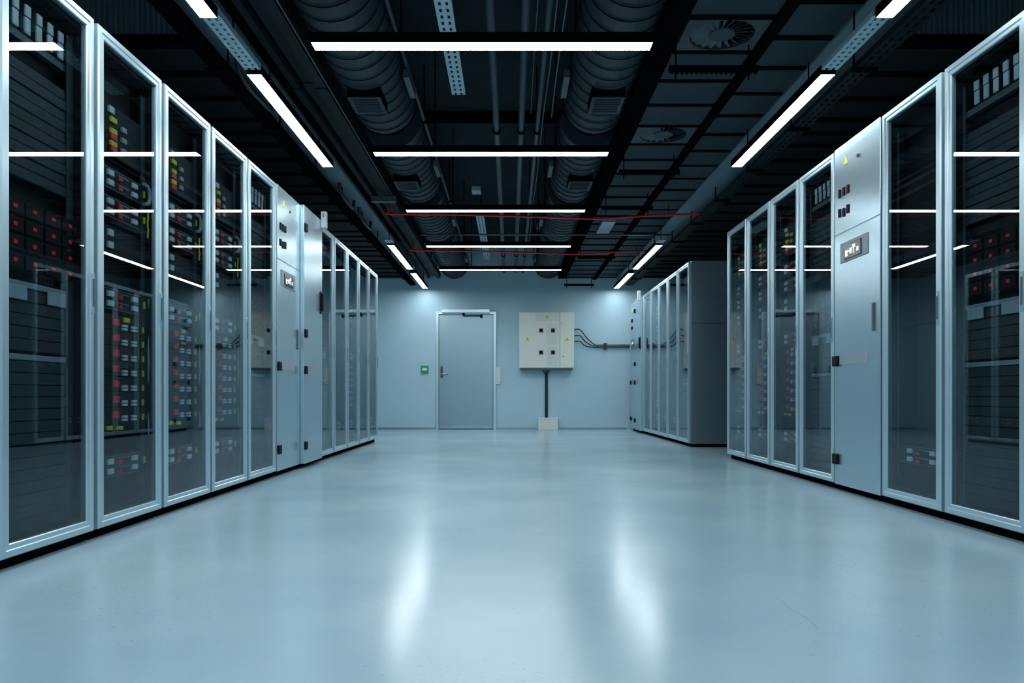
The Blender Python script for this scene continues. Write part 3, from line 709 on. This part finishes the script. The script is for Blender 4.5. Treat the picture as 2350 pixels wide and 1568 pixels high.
def fill_B(cab, wh):
    t = eq('cable_manager', 'cable manager', cab, 1.95, f'row of five grey upright tabs at the top of {wh}', 'cable managers')
    obj('rail', lambda: MB().box(-.10, IX-.02, .075, PW-.075, .0, .03, .002), 'rail', t, key='cmr')
    for i in range(5): obj('tab', lambda: MB().box(IX-.014, IX-.006, -.017, .017, -.064, -.002, .003).box(IX-.012, IX-.004, -.017, .017, .001, .045, .003), 'tab', t, (0, .18+.071*i, .095), key='cmt')
    def slats(h):
        def fn():
            m_ = MB(); n = int(round(h/.0445)); p = h/n
            for k in range(n): m_.box(-.08, -.0625-(.003 if k % 2 else 0), .075, PW-.075, k*p+.002, (k+1)*p-.002, .002)
            return m_
        return fn
    for z0, h, w_ in ((1.43, .44, 'upper'), (.785, .235, 'middle'), (.11, .64, 'lower')):
        t = eq('blanking_panel', 'blanking panel', cab, z0, f'{w_} dark grey slatted blanking panel in {wh}', 'slatted blanking panels')
        obj('slats', slats(h), 'slat', t, key='sl%.2f' % h)
    for i in range(4):
        t = eq('disk_shelf', 'disk shelf', cab, 1.318-.0665*i-.033, f'black disk shelf with four red lights, {["topmost", "second", "third", "lowest"][i]} of four in {wh}', 'disk shelves')
        obj('chassis', face(.066), 'inner', t, key='f066')
        for yy in (.175, .29, .41, .525):
            dd = obj('drive', lambda: MB().box(IX-.012, IX-.006, -.05, .05, .006, .06, .002), 'inner', t, (0, yy, 0), key='drv')
            obj('status_light', lambda: MB().box(IX-.006, IX-.003, -.012, .012, .026, .041, .002), 'redled', dd, key='drl')
    for z0, w_ in ((1.025, 'upper'), (.752, 'lower')):
        t = eq('cable_rail', 'cable rail', cab, z0, f'{w_} pale horizontal cable rail in {wh}', 'cable rails')
        obj('rail', lambda: MB().box(-.09, -.0622, .075, PW-.075, 0, .022, .003), 'pale', t, key='crr')
        if z0 > 1:
            for yy in ((.15, .40) if True else ()): obj('label_holder', lambda: MB().box(-.0575, IX-.001, -.06, .06, -.050, .004, .003), 'tab', t, (0, yy+.03, 0), key='clb')
def fill_C(cab, wh):
    switch_unit(cab, .295, f'dim black network switch low inside {wh}', 'network switches')
    t = eq('blanking_panel', 'blanking panel', cab, 1.0, f'dark flat blanking panel inside {wh}', 'flat blanking panels')
    obj('panel', lambda: MB().box(-.10, IX-.02, .075, PW-.075, 0, .8, .002), 'inner', t, key='cbp')

gl_ = 'cabinets of the left row'
kinds = {-1: 'B', 0: 'A', 1: 'A', 2: 'A', 3: 'B', 4: 'K', 5: 'D', 6: 'B', 7: 'C', 8: 'A', 9: 'C', 10: 'C', -2: 'C'}
desc = {'A': 'glass-door server cabinet with red, yellow and white plugs inside', 'B': 'glass-door server cabinet with dark slatted panels inside',
        'C': 'dark glass-door server cabinet', 'K': 'closed grey cooling cabinet with small display', 'D': 'closed grey cabinet with black hinges and lever handle'}
FN = {'A': glass_cabinet, 'B': glass_cabinet, 'C': glass_cabinet, 'K': cooling_cabinet, 'D': door_cabinet}
def row(seq_, X, Yof, rz, rowname, n0):
    cabs = []
    for k, kd in seq_:
        nth = k-n0
        wh = f'{ORD[nth]} cabinet, {rowname}' if nth >= 0 else f'unseen cabinet, {rowname}'
        lab = f'{desc[kd]}, {ORD[nth]} in the {rowname}' if nth >= 0 else f'{desc[kd]}, in {rowname} cut off by the photo edge'
        c_ = FN[kd](X, Yof(k), rz, lab, 'cabinets of the '+rowname)
        cabs.append(c_)
        if nth >= 0:
            if kd == 'A': fill_A(c_, wh)
            if kd == 'B': fill_B(c_, wh)
            if kd == 'C': fill_C(c_, wh)
    return cabs
row(sorted(kinds.items()), XL, lambda k: Y0L+PL*k+.003, 0, 'left row', -1)
kr = {-2: 'C', -1: 'B', 0: 'C', 1: 'K', 2: 'B', 3: 'A', 4: 'A', 5: 'A'}
row(sorted(kr.items()), XR, lambda k: Y0R+PR*(k+1)-.003, PI, 'near right row', -1)
Y2 = 9.145
k2 = {0: 'B', 1: 'C', 2: 'C', 3: 'A', 4: 'C', 5: 'D', 6: 'K'}
cabs2 = row(sorted(k2.items()), XR, lambda k: Y2+PR*(k+1)-.003, PI, 'far right row', 0)
# side cladding of the far right row, facing the viewer (local +y side)
c0 = cabs2[0]
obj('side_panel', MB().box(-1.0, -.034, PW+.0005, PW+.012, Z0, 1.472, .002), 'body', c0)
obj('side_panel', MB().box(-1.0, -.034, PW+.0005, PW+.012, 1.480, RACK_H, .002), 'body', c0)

# ------------------------------------------------------------------ world, camera
w = bpy.data.worlds.new('World'); bpy.context.scene.world = w; w.use_nodes = True
w.node_tree.nodes['Background'].inputs[0].default_value = (.02, .03, .04, 1); w.node_tree.nodes['Background'].inputs[1].default_value = .2
cam = bpy.data.cameras.new('camera'); co = bpy.data.objects.new('camera', cam); C.objects.link(co)
co.location = (0, 0, EYE); co.rotation_euler = (PI/2, 0, 0)
cam.sensor_width = 36; cam.lens = F/2350*36
cam.shift_x = (1175-1172)/2350; cam.shift_y = (907-784)/2350; cam.clip_start = .02
sc = bpy.context.scene; sc.camera = co
sc.view_settings.view_transform = 'Standard'; sc.view_settings.look = 'None'
sc.view_settings.exposure = 0; sc.view_settings.gamma = 1
